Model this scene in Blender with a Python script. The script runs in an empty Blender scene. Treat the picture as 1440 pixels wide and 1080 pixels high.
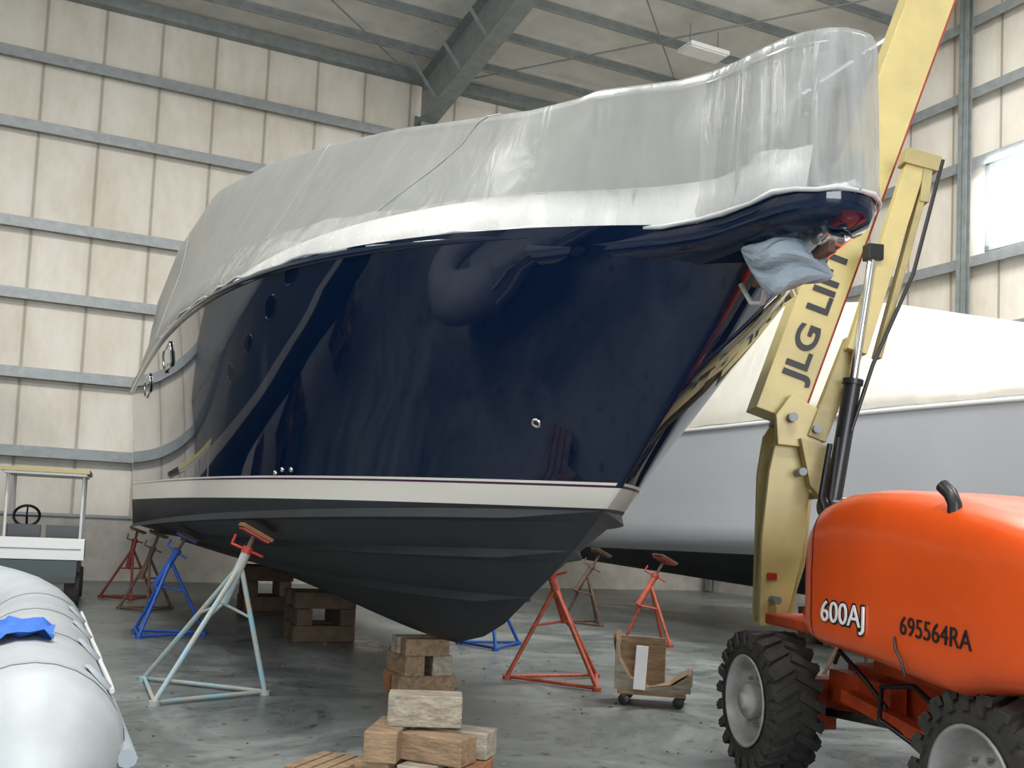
import bpy, math, random, bmesh
from mathutils import Vector, Matrix
random.seed(7)
scn=bpy.context.scene
try:
    scn.view_settings.view_transform='Standard'
except Exception: pass

# ------------------------------------------------------------ materials
def mat(name,col,rough=.5,metal=0,var=.0,vscale=3.,bump=0.,bscale=20.,coat=0,col2=None,stretch=(1,1,1),spec=.5):
    m=bpy.data.materials.new(name); m.use_nodes=True
    nt=m.node_tree; N=nt.nodes; L=nt.links; p=N['Principled BSDF']
    p.inputs['Base Color'].default_value=(*col,1); p.inputs['Roughness'].default_value=rough
    p.inputs['Metallic'].default_value=metal; p.inputs['Coat Weight'].default_value=coat
    p.inputs['Specular IOR Level'].default_value=spec
    if coat: p.inputs['Coat Roughness'].default_value=.03
    tc=N.new('ShaderNodeTexCoord'); mp=N.new('ShaderNodeMapping'); mp.inputs['Scale'].default_value=stretch
    L.new(tc.outputs['Object'],mp.inputs['Vector'])
    if var or col2:
        n=N.new('ShaderNodeTexNoise'); n.inputs['Scale'].default_value=vscale; n.inputs['Detail'].default_value=6
        n.inputs['Roughness'].default_value=.65
        L.new(mp.outputs[0],n.inputs['Vector'])
        r=N.new('ShaderNodeValToRGB'); r.color_ramp.elements[0].position=.35; r.color_ramp.elements[1].position=.68
        c2=col2 if col2 else tuple(max(0,c*(1-var)) for c in col)
        r.color_ramp.elements[0].color=(*c2,1); r.color_ramp.elements[1].color=(*col,1)
        L.new(n.outputs['Fac'],r.inputs[0]); L.new(r.outputs[0],p.inputs['Base Color'])
    if bump:
        n2=N.new('ShaderNodeTexNoise'); n2.inputs['Scale'].default_value=bscale; n2.inputs['Detail'].default_value=5
        L.new(mp.outputs[0],n2.inputs['Vector'])
        b=N.new('ShaderNodeBump'); b.inputs['Strength'].default_value=bump; b.inputs['Distance'].default_value=.03
        L.new(n2.outputs['Fac'],b.inputs['Height']); L.new(b.outputs[0],p.inputs['Normal'])
    return m

def wall_mat(name,col,seam=1.22):
    m=mat(name,col,.75); nt=m.node_tree; N=nt.nodes; L=nt.links; p=N['Principled BSDF']
    tc=N.new('ShaderNodeTexCoord'); sx=N.new('ShaderNodeSeparateXYZ'); L.new(tc.outputs['Object'],sx.inputs[0])
    d=N.new('ShaderNodeMath'); d.operation='DIVIDE'; d.inputs[1].default_value=seam; L.new(sx.outputs[0],d.inputs[0])
    pp=N.new('ShaderNodeMath'); pp.operation='PINGPONG'; pp.inputs[1].default_value=.5; L.new(d.outputs[0],pp.inputs[0])
    r=N.new('ShaderNodeValToRGB'); e=r.color_ramp.elements
    e[0].position=0; e[0].color=(.40,.38,.35,1); e[1].position=.16; e[1].color=(1,1,1,1)
    a=e.new(.016); a.color=(.5,.48,.45,1); b=e.new(.035); b.color=(.9,.89,.87,1)
    L.new(pp.outputs[0],r.inputs[0])
    n=N.new('ShaderNodeTexNoise'); n.inputs['Scale'].default_value=.7; n.inputs['Detail'].default_value=8; n.inputs['Roughness'].default_value=.7
    mp=N.new('ShaderNodeMapping'); mp.inputs['Scale'].default_value=(1,1,.45); L.new(tc.outputs['Object'],mp.inputs[0]); L.new(mp.outputs[0],n.inputs['Vector'])
    r2=N.new('ShaderNodeValToRGB'); f=r2.color_ramp.elements
    f[0].position=.30; f[0].color=(col[0]*.78,col[1]*.74,col[2]*.67,1); f[1].position=.6; f[1].color=(*col,1)
    L.new(n.outputs['Fac'],r2.inputs[0])
    mx=N.new('ShaderNodeMix'); mx.data_type='RGBA'; mx.blend_type='MULTIPLY'; mx.inputs[0].default_value=.75
    L.new(r2.outputs[0],mx.inputs[6]); L.new(r.outputs[0],mx.inputs[7]); L.new(mx.outputs[2],p.inputs['Base Color'])
    bp=N.new('ShaderNodeBump'); bp.inputs['Strength'].default_value=.5; bp.inputs['Distance'].default_value=.06
    L.new(r.outputs[0],bp.inputs['Height']); L.new(bp.outputs[0],p.inputs['Normal'])
    return m

def film_mat(name,col,alpha,trans=.25,bump=.35,streak=.86,rough=.3,scale=(2.2,2.2,.5),rot=.5):
    m=bpy.data.materials.new(name); m.use_nodes=True; nt=m.node_tree; N=nt.nodes; L=nt.links
    p=N['Principled BSDF']; out=N['Material Output']
    p.inputs['Roughness'].default_value=rough; p.inputs['Base Color'].default_value=(*col,1)
    tc=N.new('ShaderNodeTexCoord'); mp=N.new('ShaderNodeMapping'); mp.inputs['Scale'].default_value=scale
    mp.inputs['Rotation'].default_value=(.0,rot,0)
    L.new(tc.outputs['Object'],mp.inputs[0])
    n=N.new('ShaderNodeTexNoise'); n.inputs['Scale'].default_value=2.0; n.inputs['Detail'].default_value=7; n.inputs['Distortion'].default_value=.8
    L.new(mp.outputs[0],n.inputs['Vector'])
    b=N.new('ShaderNodeBump'); b.inputs['Strength'].default_value=bump; b.inputs['Distance'].default_value=.06
    L.new(n.outputs['Fac'],b.inputs['Height']); L.new(b.outputs[0],p.inputs['Normal'])
    r=N.new('ShaderNodeValToRGB'); r.color_ramp.elements[0].position=.3; r.color_ramp.elements[1].position=.7
    r.color_ramp.elements[0].color=(*[c*streak for c in col],1); r.color_ramp.elements[1].color=(*col,1)
    L.new(n.outputs['Fac'],r.inputs[0]); L.new(r.outputs[0],p.inputs['Base Color'])
    tl=N.new('ShaderNodeBsdfTranslucent'); tl.inputs[0].default_value=(*col,1)
    m1=N.new('ShaderNodeMixShader'); m1.inputs[0].default_value=trans
    L.new(p.outputs[0],m1.inputs[1]); L.new(tl.outputs[0],m1.inputs[2])
    tp=N.new('ShaderNodeBsdfTransparent'); m2=N.new('ShaderNodeMixShader')
    mr=N.new('ShaderNodeMapRange'); mr.inputs[1].default_value=.35; mr.inputs[2].default_value=.65
    mr.inputs[3].default_value=min(1,alpha*1.25); mr.inputs[4].default_value=alpha*.7
    L.new(n.outputs['Fac'],mr.inputs[0]); L.new(mr.outputs[0],m2.inputs[0])
    L.new(m1.outputs[0],m2.inputs[1]); L.new(tp.outputs[0],m2.inputs[2]); L.new(m2.outputs[0],out.inputs[0])
    return m

M={}
M['wall']=wall_mat('liner_panel',(.73,.69,.62))
M['ceil']=mat('roof_liner',(.80,.78,.73),.8,var=.2,vscale=1.2)
M['conc']=mat('concrete_wall',(.54,.51,.46),.85,var=.3,vscale=2.,bump=.2)
M['steel']=mat('galv_steel',(.33,.355,.36),.45,.2,var=.25,vscale=5)
M['steelD']=mat('frame_steel',(.25,.28,.28),.5,.1,var=.3,vscale=4)
M['navy']=mat('navy_gelcoat',(.0020,.0095,.034),.03,coat=0,spec=.5)
M['hull3']=mat('charcoal_gelcoat',(.15,.17,.175),.12,var=.05)
M['boot']=mat('white_stripe',(.78,.76,.70),.15)
M['purple']=mat('pinstripe',(.06,.015,.06),.2)
M['anti']=mat('antifouling',(.026,.030,.037),.55,var=.3,vscale=2.5,bump=.08)
M['grayhull']=mat('gray_gelcoat',(.64,.66,.70),.16,var=.05,vscale=.6)
M['white']=mat('white_gelcoat',(.84,.84,.82),.3)
M['film']=film_mat('shrink_film',(.335,.345,.33),.12,.32,bump=.18,streak=.88)
M['filmB']=film_mat('thin_film',(.60,.61,.59),.62,.3,bump=.15,streak=.9)
M['filmC']=film_mat('clear_film',(.44,.46,.46),.42,.3,bump=.22,streak=.65,rough=.14,scale=(6,6,.7),rot=.15)
M['film2']=film_mat('white_shrink_wrap',(.92,.90,.82),.0,.45)
M['film3']=film_mat('gray_shrink_wrap',(.42,.43,.42),.0,.35)
M['tape']=mat('clear_tape',(.45,.47,.48),.25)
M['stanchionShade']=mat('stanchion_shadow',(.24,.25,.24),.4)  # dark tone that paints stanchion shadows onto the cover
M['chrome']=mat('stainless',(.7,.7,.7),.18,1)
M['glassd']=mat('port_glass',(.015,.018,.022),.05)
M['orange']=mat('orange_paint',(.80,.098,.012),.3,var=.12,vscale=2,coat=.15)
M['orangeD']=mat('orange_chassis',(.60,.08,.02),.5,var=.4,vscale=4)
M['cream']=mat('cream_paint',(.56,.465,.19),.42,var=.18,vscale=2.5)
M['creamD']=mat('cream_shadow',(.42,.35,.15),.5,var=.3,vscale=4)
M['black']=mat('black_paint',(.012,.012,.014),.35)
M['rubber']=mat('tyre_rubber',(.05,.048,.045),.8,var=.4,vscale=9,bump=.3)
M['rim']=mat('rim_paint',(.40,.40,.40),.5,var=.35,vscale=7)
M['ink']=mat('decal_black',(.01,.01,.012),.5)
M['decalw']=mat('decal_white',(.85,.85,.85),.5)
M['red']=mat('red_paint',(.45,.03,.02),.5,var=.4,vscale=9)
M['standO']=mat('stand_orange',(.50,.10,.05),.6,var=.45,vscale=10)
M['standR']=mat('stand_darkred',(.25,.04,.03),.6,var=.45,vscale=10)
M['standB']=mat('stand_blue',(.02,.10,.45),.5,var=.3,vscale=10)
M['standL']=mat('stand_lightblue',(.22,.43,.52),.6,col2=(.40,.34,.26),vscale=4)
M['rust']=mat('rusty_steel',(.16,.10,.07),.8,var=.5,vscale=12)
M['wood']=mat('timber',(.33,.22,.13),.8,var=.5,vscale=5,bump=.4,bscale=14,stretch=(1,4,4))
M['woodG']=mat('timber_grey',(.40,.35,.27),.85,var=.5,vscale=6,bump=.4,bscale=14,stretch=(1,4,4))
M['woodO']=mat('timber_orange',(.34,.15,.065),.8,var=.5,vscale=5,bump=.4,bscale=14)
M['woodD']=mat('timber_dark',(.12,.08,.05),.85,var=.5,vscale=5,bump=.3)
M['hyp']=mat('hypalon',(.37,.40,.42),.5,var=.2,vscale=3,bump=.16,bscale=7)
M['hyp2']=mat('hypalon_seam',(.26,.29,.32),.6)
M['blue']=mat('blue_tarp',(.02,.13,.55),.5,var=.2,bump=.5,bscale=6)
M['rope']=mat('rope',(.45,.46,.46),.8)
M['cloth']=mat('wrap_cloth',(.27,.33,.38),.7,var=.2,bump=.4,bscale=12)
M['green']=mat('dark_green',(.012,.035,.03),.35)
M['bglass']=mat('lamp_lens',(.8,.8,.78),.4)

def floor_mat():
    m=mat('floor_concrete',(.16,.17,.17),.42); nt=m.node_tree; N=nt.nodes; L=nt.links; p=N['Principled BSDF']
    tc=N.new('ShaderNodeTexCoord')
    n=N.new('ShaderNodeTexNoise'); n.inputs['Scale'].default_value=.6; n.inputs['Detail'].default_value=11; n.inputs['Roughness'].default_value=.74; n.inputs['Distortion'].default_value=.8
    L.new(tc.outputs['Object'],n.inputs['Vector'])
    r=N.new('ShaderNodeValToRGB'); e=r.color_ramp.elements; e[0].position=.38; e[0].color=(.085,.098,.096,1); e[1].position=.64; e[1].color=(.24,.255,.25,1)
    a=e.new(.5); a.color=(.15,.166,.162,1)
    L.new(n.outputs['Fac'],r.inputs[0])
    v=N.new('ShaderNodeTexNoise'); v.inputs['Scale'].default_value=9; v.inputs['Detail'].default_value=6
    L.new(tc.outputs['Object'],v.inputs['Vector'])
    r2=N.new('ShaderNodeValToRGB'); f=r2.color_ramp.elements; f[0].position=.31; f[0].color=(.30,.24,.18,1); f[1].position=.40; f[1].color=(1,1,1,1)
    L.new(v.outputs['Fac'],r2.inputs[0])
    mx=N.new('ShaderNodeMix'); mx.data_type='RGBA'; mx.blend_type='MULTIPLY'; mx.inputs[0].default_value=.8
    L.new(r.outputs[0],mx.inputs[6]); L.new(r2.outputs[0],mx.inputs[7]); L.new(mx.outputs[2],p.inputs['Base Color'])
    mr=N.new('ShaderNodeMapRange'); mr.inputs[1].default_value=.35; mr.inputs[2].default_value=.65; mr.inputs[3].default_value=.22; mr.inputs[4].default_value=.55; L.new(n.outputs['Fac'],mr.inputs[0]); L.new(mr.outputs[0],p.inputs['Roughness'])
    return m
M['floor']=floor_mat()

# ------------------------------------------------------------ builder
class B:
    def __init__(s): s.v=[]; s.f=[]; s.m=[]; s.sm=[]; s.mats=[]
    def mi(s,k):
        if k not in s.mats: s.mats.append(k)
        return s.mats.index(k)
    def add(s,vs,fs,k,smooth=False):
        o=len(s.v); s.v+= [Vector(x) for x in vs]; i=s.mi(k)
        for f in fs: s.f.append([o+a for a in f]); s.m.append(i); s.sm.append(smooth)
    def box(s,c,d,k,R=None):
        c=Vector(c); h=[x/2 for x in d]; vs=[]
        for x in (-1,1):
            for y in (-1,1):
                for z in (-1,1):
                    p=Vector((x*h[0],y*h[1],z*h[2]))
                    if R is not None: p=R@p
                    vs.append(c+p)
        s.add(vs,[(0,1,3,2),(4,6,7,5),(0,4,5,1),(2,3,7,6),(0,2,6,4),(1,5,7,3)],k)
    def beam(s,p0,p1,w,h,k,up=(0,0,1)):
        p0=Vector(p0);p1=Vector(p1); d=(p1-p0); L=d.length; d.normalize(); up=Vector(up)
        sd=d.cross(up)
        if sd.length<1e-4: sd=d.cross(Vector((1,0,0)))
        sd.normalize(); u=sd.cross(d)
        R=Matrix((d,sd,u)).transposed()
        s.box((p0+p1)/2,(L,w,h),k,R)
    def tube(s,pts,r,k,seg=10,cap=True,smooth=True):
        pts=[Vector(p) for p in pts]; n=len(pts)
        rs=r if isinstance(r,(list,tuple)) else [r]*n
        vs=[];prev=None
        for i,p in enumerate(pts):
            t=(pts[min(i+1,n-1)]-pts[max(i-1,0)]).normalized()
            if prev is None:
                a=t.cross(Vector((0,0,1)))
                if a.length<1e-3: a=t.cross(Vector((1,0,0)))
            else: a=prev-t*prev.dot(t)
            a.normalize(); prev=a; b=t.cross(a)
            for j in range(seg):
                an=2*math.pi*j/seg; vs.append(p+(a*math.cos(an)+b*math.sin(an))*rs[i])
        fs=[]
        for i in range(n-1):
            for j in range(seg):
                fs.append((i*seg+j,i*seg+(j+1)%seg,(i+1)*seg+(j+1)%seg,(i+1)*seg+j))
        s.add(vs,fs,k,smooth)
        if cap:
            s.add(vs[:seg],[tuple(range(seg))[::-1]],k); s.add(vs[-seg:],[tuple(range(seg))],k)
    def grid(s,rows,k,smooth=True,flip=False):
        n=len(rows[0]); vs=[p for r in rows for p in r]; fs=[]
        for i in range(len(rows)-1):
            for j in range(n-1):
                q=(i*n+j,i*n+j+1,(i+1)*n+j+1,(i+1)*n+j)
                fs.append(q[::-1] if flip else q)
        s.add(vs,fs,k,smooth)
    def lathe(s,prof,c,axis,k,seg=32,smooth=True):
        c=Vector(c); ax=Vector(axis).normalized(); a=ax.cross(Vector((0,0,1)))
        if a.length<1e-3: a=Vector((1,0,0))
        a.normalize(); b=ax.cross(a); vs=[]; n=len(prof)
        for j in range(seg):
            an=2*math.pi*j/seg; r_=a*math.cos(an)+b*math.sin(an)
            for (r,z) in prof: vs.append(c+ax*z+r_*r)
        fs=[]
        for j in range(seg):
            for i in range(n-1): fs.append((j*n+i,((j+1)%seg)*n+i,((j+1)%seg)*n+i+1,j*n+i+1))
        s.add(vs,fs,k,smooth)
    def prism(s,poly,ext,k):
        poly=[Vector(p) for p in poly]; e=Vector(ext); n=len(poly)
        s.add(poly+[p+e for p in poly],[tuple(range(n))[::-1],tuple(range(n,2*n))]+[(i,(i+1)%n,(i+1)%n+n,i+n) for i in range(n)],k)
    def obj(s,name,mw=None,parent=None,bevel=0,weld=False,fix=True):
        me=bpy.data.meshes.new(name); me.from_pydata([tuple(v) for v in s.v],[],s.f)
        for k in s.mats: me.materials.append(M[k])
        me.polygons.foreach_set('material_index',s.m); me.polygons.foreach_set('use_smooth',s.sm)
        bm=bmesh.new(); bm.from_mesh(me)
        if weld: bmesh.ops.remove_doubles(bm,verts=bm.verts,dist=.0004)
        if fix: bmesh.ops.recalc_face_normals(bm,faces=bm.faces)
        bm.to_mesh(me); bm.free(); me.update()
        o=bpy.data.objects.new(name,me); scn.collection.objects.link(o)
        if parent: o.parent=parent
        elif mw is not None: o.matrix_world=mw
        if bevel:
            b=o.modifiers.new('bevel','BEVEL'); b.width=bevel; b.segments=2; b.limit_method='ANGLE'; b.angle_limit=.7
        return o
def empty(name,mw):
    e=bpy.data.objects.new(name,None); scn.collection.objects.link(e); e.matrix_world=mw; e.empty_display_size=.3; return e
def frame(x,y,ang,z=0): return Matrix.Translation((x,y,z))@Matrix.Rotation(math.radians(ang),4,'Z')
def lerp_tab(tab,x):
    tab=sorted(tab)
    if x<=tab[0][0]: return tab[0][1]
    for (a,b),(c,d) in zip(tab,tab[1:]):
        if x<=c: 
            t=(x-a)/(c-a); return b+(d-b)*t
    return tab[-1][1]

# ------------------------------------------------------------ camera
pitch=math.radians(3.8); roll=math.radians(2.58)
F=Vector((0,math.cos(pitch),math.sin(pitch))); R0=Vector((1,0,0)); U0=Vector((0,-math.sin(pitch),math.cos(pitch)))
Rr=R0*math.cos(roll)+U0*math.sin(roll); Ur=U0*math.cos(roll)-R0*math.sin(roll)
cm=Matrix((Rr,Ur,-F)).transposed().to_4x4(); cm.translation=Vector((0,0,1.6))
cam=bpy.data.cameras.new('camera'); co=bpy.data.objects.new('camera',cam); scn.collection.objects.link(co)
co.matrix_world=cm; cam.sensor_width=36; cam.lens=36; cam.shift_y=.0729; cam.clip_end=300
scn.camera=co

# ------------------------------------------------------------ room
RM=frame(5.77,29.96,math.degrees(math.atan2(-.435,-.9)))
A,BB=38.,42.
def roofz(b): return 13.15+.1*b if b<21 else 13.15+4.2-.1*b
b=B(); b.box((A/2,BB/2,-.1),(A,BB,.2),'floor'); b.obj('floor',RM)
b=B(); b.box((A/2,-.1,.7),(A,.2,1.4),'conc'); b.box((A/2,-.1,7.3),(A,.16,11.8),'wall'); b.obj('wall_left',RM)
GZ=[2.86,4.55,6.25,7.8,9.95,11.5]
b=B()
for z in GZ:
    b.box((A/2,.10,z),(A,.2,.02),'steel'); b.box((A/2,.2,z-.11),(A,.012,.22),'steel'); b.box((A/2,.17,z-.22),(A,.07,.012),'steelD')
b.box((A/2,.12,13.0),(A,.24,.28),'steelD'); b.box((A/2,.03,1.42),(A,.06,.06),'steel')
b.obj('trim_1',RM)
RW=RM@Matrix.Rotation(math.radians(90),4,'Z')
b=B()
w0,w1,wz0,wz1=9.45,13.6,7.9,9.85
b.box((BB/2,.1,.7),(BB,.2,1.4),'conc')
def wb(x0,x1,z0,z1): b.box(((x0+x1)/2,.1,(z0+z1)/2),(x1-x0,.16,z1-z0),'wall')
wb(0,w0,1.4,13.1); wb(w1,BB,1.4,13.1); wb(w0,w1,1.4,wz0); wb(w0,w1,wz1,13.1)
b.prism([(0,.02,13.1),(21,.02,15.3),(42,.02,13.1)],(0,.16,0),'wall')
b.obj('wall_right',RW)
b=B()
for z in GZ+[13.1]:
    b.box((BB/2,-.10,z),(BB,.2,.02),'steel'); b.box((BB/2,-.2,z-.11),(BB,.012,.22),'steel')
for x in (.6,9.1,17.5,26):
    b.box((x,-.33,roofz(x)/2-.1),(.24,.02,roofz(x)-.3),'steelD'); b.box((x,-.22,roofz(x)/2-.1),(.02,.24,roofz(x)-.3),'steelD'); b.box((x,-.21,roofz(x)/2-.1),(.24,.02,roofz(x)-.3),'steelD')
b.obj('trim_2',RW)
b=B()
for (x0,x1,z0,z1) in ((w0,w1,wz0,wz0+.1),(w0,w1,wz1-.1,wz1),(w0,w0+.1,wz0,wz1),(w1-.1,w1,wz0,wz1),((w0+w1)/2-.04,(w0+w1)/2+.04,wz0,wz1)):
    b.box(((x0+x1)/2,.04,(z0+z1)/2),(x1-x0,.14,z1-z0),'steel')
b.obj('window_1',RW)
b=B()
def nb(x0,x1,z0,z1): b.box(((x0+x1)/2,BB+.1,(z0+z1)/2),(x1-x0,.16,z1-z0),'wall')
nb(0,14,0,13.1); nb(27,A,0,13.1); nb(14,27,8,13.1); b.obj('wall_back',RM)
b=B(); b.box((A+.1,BB/2,6.55),(.16,BB,13.1),'wall'); b.obj('wall_far_side',RM)
b=B(); b.grid([[(0,0,13.2),(A,0,13.2)],[(0,21,15.3),(A,21,15.3)],[(0,42,13.2),(A,42,13.2)]],'ceil',False); b.obj('ceiling',RM,fix=False)
b=B()
y=1.3
while y<41.5:
    z=roofz(y)-.02
    b.box((A/2,y,z-.12),(A,.012,.24),'steelD'); b.box((A/2,y+.05,z-.24),(A,.10,.012),'steel')
    y+=1.5
b.obj('trim_3',RM)
b=B()
for a in (9.5,20.6,31.5):
    b.box((a,.12,6),(.35,.02,12),'steelD'); b.box((a,.62,5.9),(.35,.02,11.8),'steelD'); b.box((a,.37,6),(.015,.5,12),'steelD')
    for (b0,b1,d0,d1) in ((.1,21,1.25,.8),(41.9,21,1.25,.8)):
        z0=roofz(b0)-.27; z1=roofz(b1)-.27
        b.prism([(a-.008,b0,z0),(a-.008,b1,z1),(a-.008,b1,z1-d1),(a-.008,b0,z0-d0)],(.016,0,0),'steel')
        b.prism([(a-.22,b0,z0-d0),(a-.22,b1,z1-d1),(a-.22,b1,z1-d1-.025),(a-.22,b0,z0-d0-.025)],(.44,0,0),'steelD')
        b.prism([(a-.22,b0,z0),(a-.22,b1,z1),(a-.22,b1,z1-.025),(a-.22,b0,z0-.025)],(.44,0,0),'steelD')
    for yy in (1.3,2.8,4.3,7.3,10.3):
        for sg in (-1,1):
            b.beam((a,yy,roofz(yy)-1.3),(a+sg*.9,yy,roofz(yy)-.2),.06,.06,'steel')
b.tube([(9.6,.5,12.6),(1,9,13.7)],.02,'steelD',6); b.tube([(9.6,9,13.7),(1,.5,12.6)],.02,'steelD',6)
b.tube([(9.6,.5,12.6),(20.3,9,13.7)],.02,'steelD',6)
b.obj('roof_frame',RM)
def fixture(a_,b_):
    b=B(); z=roofz(b_)-.75
    b.box((a_,b_,z),(1.1,.55,.1),'white'); b.box((a_,b_,z-.06),(1.0,.45,.03),'bglass')
    for dx in (-.4,.4): b.tube([(a_+dx,b_,z),(a_+dx,b_,z+.6)],.01,'steelD',6)
    b.box((a_,b_,z+.1),(.4,.2,.1),'steelD')
    b.obj('high_bay_lamp',RM,bevel=.01)
fixture(4.4,5.2)
fixture(14.5,15)

# ------------------------------------------------------------ boats
def stem_s(z): return lerp_tab([(1.735,3.75),(1.86,3.93),(2.05,4.16),(2.33,4.50),(2.7,4.92),(3.1,5.32),(3.6,5.5)],z)
TR=-11.8
def bs(d): return 2.15*(max(0,1-math.exp(-d/1.9)))**.85*(1-.003*max(0,d-9))
def ws(d): return 1.98*(max(0,1-math.exp(-d/2.3)))
def sheer1(s): t=5.2-s; return 3.1+.0894*t-.0024*t*t
def sheer2(s): t=5.2-s; return 3.2+.01*t
def st_top(s): return 1.86+(3.8-s)*.014
def st_bot(s): return 1.735+(3.8-s)*.004
def chz(s): return 1.72-.025*(3.75-s)
NS=56
def ks(): return [(i/NS)**1.6 for i in range(NS+1)]
def topside_pt(t,k,sheer,side):
    zst=1.86+(sheer(5.2)-1.86)*t
    s0=stem_s(zst)
    if t>=1: s0=5.3
    s=s0-k*(s0-TR); d=s0-s
    v=ws(d)*(1-t**1.25)+bs(d)*t**1.25
    z=st_top(s)+(sheer(s)-st_top(s))*t
    return Vector((s,side*v,z))
PROF=[(0,1.25,.62),(.15,1.85,.74),(.3,2.25,.88),(.45,2.6,1.06),(.6,2.95,1.24),(.8,3.4,1.5),(1,3.72,1.72)]
def bottom_pt(q,k,side):
    s0=lerp_tab([(a,b_) for a,b_,c in PROF],q); z0=lerp_tab([(a,c) for a,b_,c in PROF],q)
    s=s0-k*(s0-TR); d=s0-s
    wc=1.93*(1-math.exp(-(d+.0)/2.25))
    rise=max(0,min(1,(2-s)/13.8))
    zk=.55+.35*rise
    za=zk+(chz(s)-zk)*(q**1.05)
    z=za+(z0-za)*math.exp(-d/1.1)
    return Vector((s,side*wc*q**.9,z))
def hull(mw,sheer,coat,stripe,name,parent,upper='anti'):
    b=B(); K=ks()
    for side in (-1,1):
        qs=[0,.08,.15,.22,.3,.38,.45,.52,.6,.7,.78]
        b.grid([[bottom_pt(q,k,side) for k in K] for q in qs],'anti')
        b.grid([[bottom_pt(q,k,side) for k in K] for q in (.78,.84,.9,1)],upper)
        ch=[bottom_pt(1,k,side) for k in K]
        def row(zf,s0,blend):
            r=[]
            for k in K:
                s=s0-k*(s0-TR); d=s0-s; r.append(Vector((s,side*ws(d)*blend,zf(s))))
            return r
        sb=row(st_bot,3.76,.995); st=row(st_top,stem_s(1.86),1.0)
        b.grid([ch,sb],upper)
        b.grid([sb,st],stripe)
        ts=[i/14 for i in range(15)]
        b.grid([[topside_pt(t,k,sheer,side) for k in K] for t in ts],coat)
    pol=[bottom_pt(q,1,-1) for q in (0,.5,1)]+[topside_pt(t,1,sheer,-1) for t in (0,.5,1)]+[topside_pt(t,1,sheer,1) for t in (1,.5,0)]+[bottom_pt(q,1,1) for q in (1,.5)]
    b.add(pol,[tuple(range(len(pol)))],coat)
    o=b.obj(name,parent=parent,weld=True); return o
def hull_bottom_z(mw,x,y):
    p=mw.inverted()@Vector((x,y,0)); side=1 if p.y>0 else -1; best=None
    for i in range(41):
        for kk in range(101):
            q=bottom_pt(i/40,(kk/100)**1.6,side); e=(q.x-p.x)**2+(q.y-p.y)**2
            if best is None or e<best[0]: best=(e,q.z)
    return best[1]
def spray(b,q,w,side,k0=.0,k1=1.):
    ks_=[k0+(k1-k0)*i/70 for i in range(71)]
    rows=[[],[],[]]
    for k in ks_:
        k=k**1.6
        f=min(1,k*30)
        p=bottom_pt(q,k,side); p2=bottom_pt(min(1,q+.07),k,side)
        rows[0].append(p+Vector((0,0,.002))); rows[2].append(p2+Vector((0,0,.005)))
        rows[1].append(p2+Vector((0,side*.02*f,-.06*f)))
    b.grid(rows,'anti',False)

def outline():
    pts=[(5.9,0),(5.89,.08),(5.85,.15),(5.78,.21),(5.68,.255),(5.55,.275),(5.35,.29),(5.18,.32),(5.0,.40),(4.8,.54),(4.6,.69)]
    s=4.4
    while s>-11.9:
        pts.append((s,bs(5.2-s))); s-= .2 if s>0 else .4
    pts.append((-11.85,bs(17)))
    return pts
NCLEAR=8
def cover(name,parent,sheer,zh,vh,ridge,film,filmc,seed=1,tip=3.1,band=None):
    rnd=random.Random(seed); pts=outline()
    ph=[rnd.random()*6 for _ in range(8)]
    def station(s,v,side,i):
        zs=sheer(min(s,5.2)) if s<5.2 else tip
        wav=.012*math.sin(i*1.9+ph[0])+.012*math.sin(i*.77+ph[1])
        zb=zs-.01+wav*(1 if s<4.5 else .3)
        H=lerp_tab(zh,s)
        V=lerp_tab(vh,s) if s<4.6 else v*lerp_tab([(4.6,.93),(5.5,.97),(6,.97)],s)
        V=min(V,v*.98) if s>4 else V
        zr=H+lerp_tab(ridge,s)
        col=[]
        col.append(Vector((s,side*(v+.015),zb)))
        col.append(Vector((s,side*(v+.03+.006*math.sin(i*2.3)),zb+.06)))
        for j in range(1,8):
            t=j/8
            y=v+.02+(V-v-.02)*(t**1.3); sag=-.05*math.sin(math.pi*t)*min(1,max(0,(5-s)/2))
            w=.010*math.sin(i*.9+j*.6+ph[2])+.006*math.sin(i*1.7-j*.9+ph[3])
            col.append(Vector((s+.0,side*max(0,y+sag+w*(1 if v>.3 else 0)),zb+.06+(H-.1-zb-.06)*t)))
        col.append(Vector((s,side*V*.995,H-.05)))
        col.append(Vector((s,side*V*.965,H-.01)))
        col.append(Vector((s,side*V*.9,H+.012)))
        for t in (.25,.5,.75,1):
            sc=min(s,5.6) if s>5.6 else s
            col.append(Vector((s+(sc-s)*t,side*V*.9*(1-t),H+.012+(zr-H)*math.sin(t*math.pi/2))))
        if v==0:
            for c in col: c.x+= .015 if c.z<H-.02 else 0; c.y=0
        return col
    b=B()
    g1=[station(s,v,-1,i) for i,(s,v) in enumerate(pts)]
    g2=[station(s,v,1,i) for i,(s,v) in enumerate(pts)]
    for g in (g1,g2):
        b.grid(g[:NCLEAR],filmc)
        if band:
            m_=g[NCLEAR-1:band]
            b.grid([c[:4] for c in m_],'filmB'); b.grid([c[3:] for c in m_],film)
            b.grid(g[band-1:],film)
        else: b.grid(g[NCLEAR-1:],film)
    e=g1[-1]+g2[-1][::-1][1:]
    b.add(e,[tuple(range(len(e)))],film)
    o=b.obj(name,parent=parent,weld=True)
    return o,g1,g2
K0=frame(-.88,9.73,-67)
yacht=empty('motor_yacht',K0)
hull(K0,sheer1,'navy','boot','hull',yacht)
b=B()
for side in (-1,1):
    for q in (.42,.70,.93): spray(b,q,.05,side)
b.obj('spray_rails',parent=yacht)
b=B()
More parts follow.
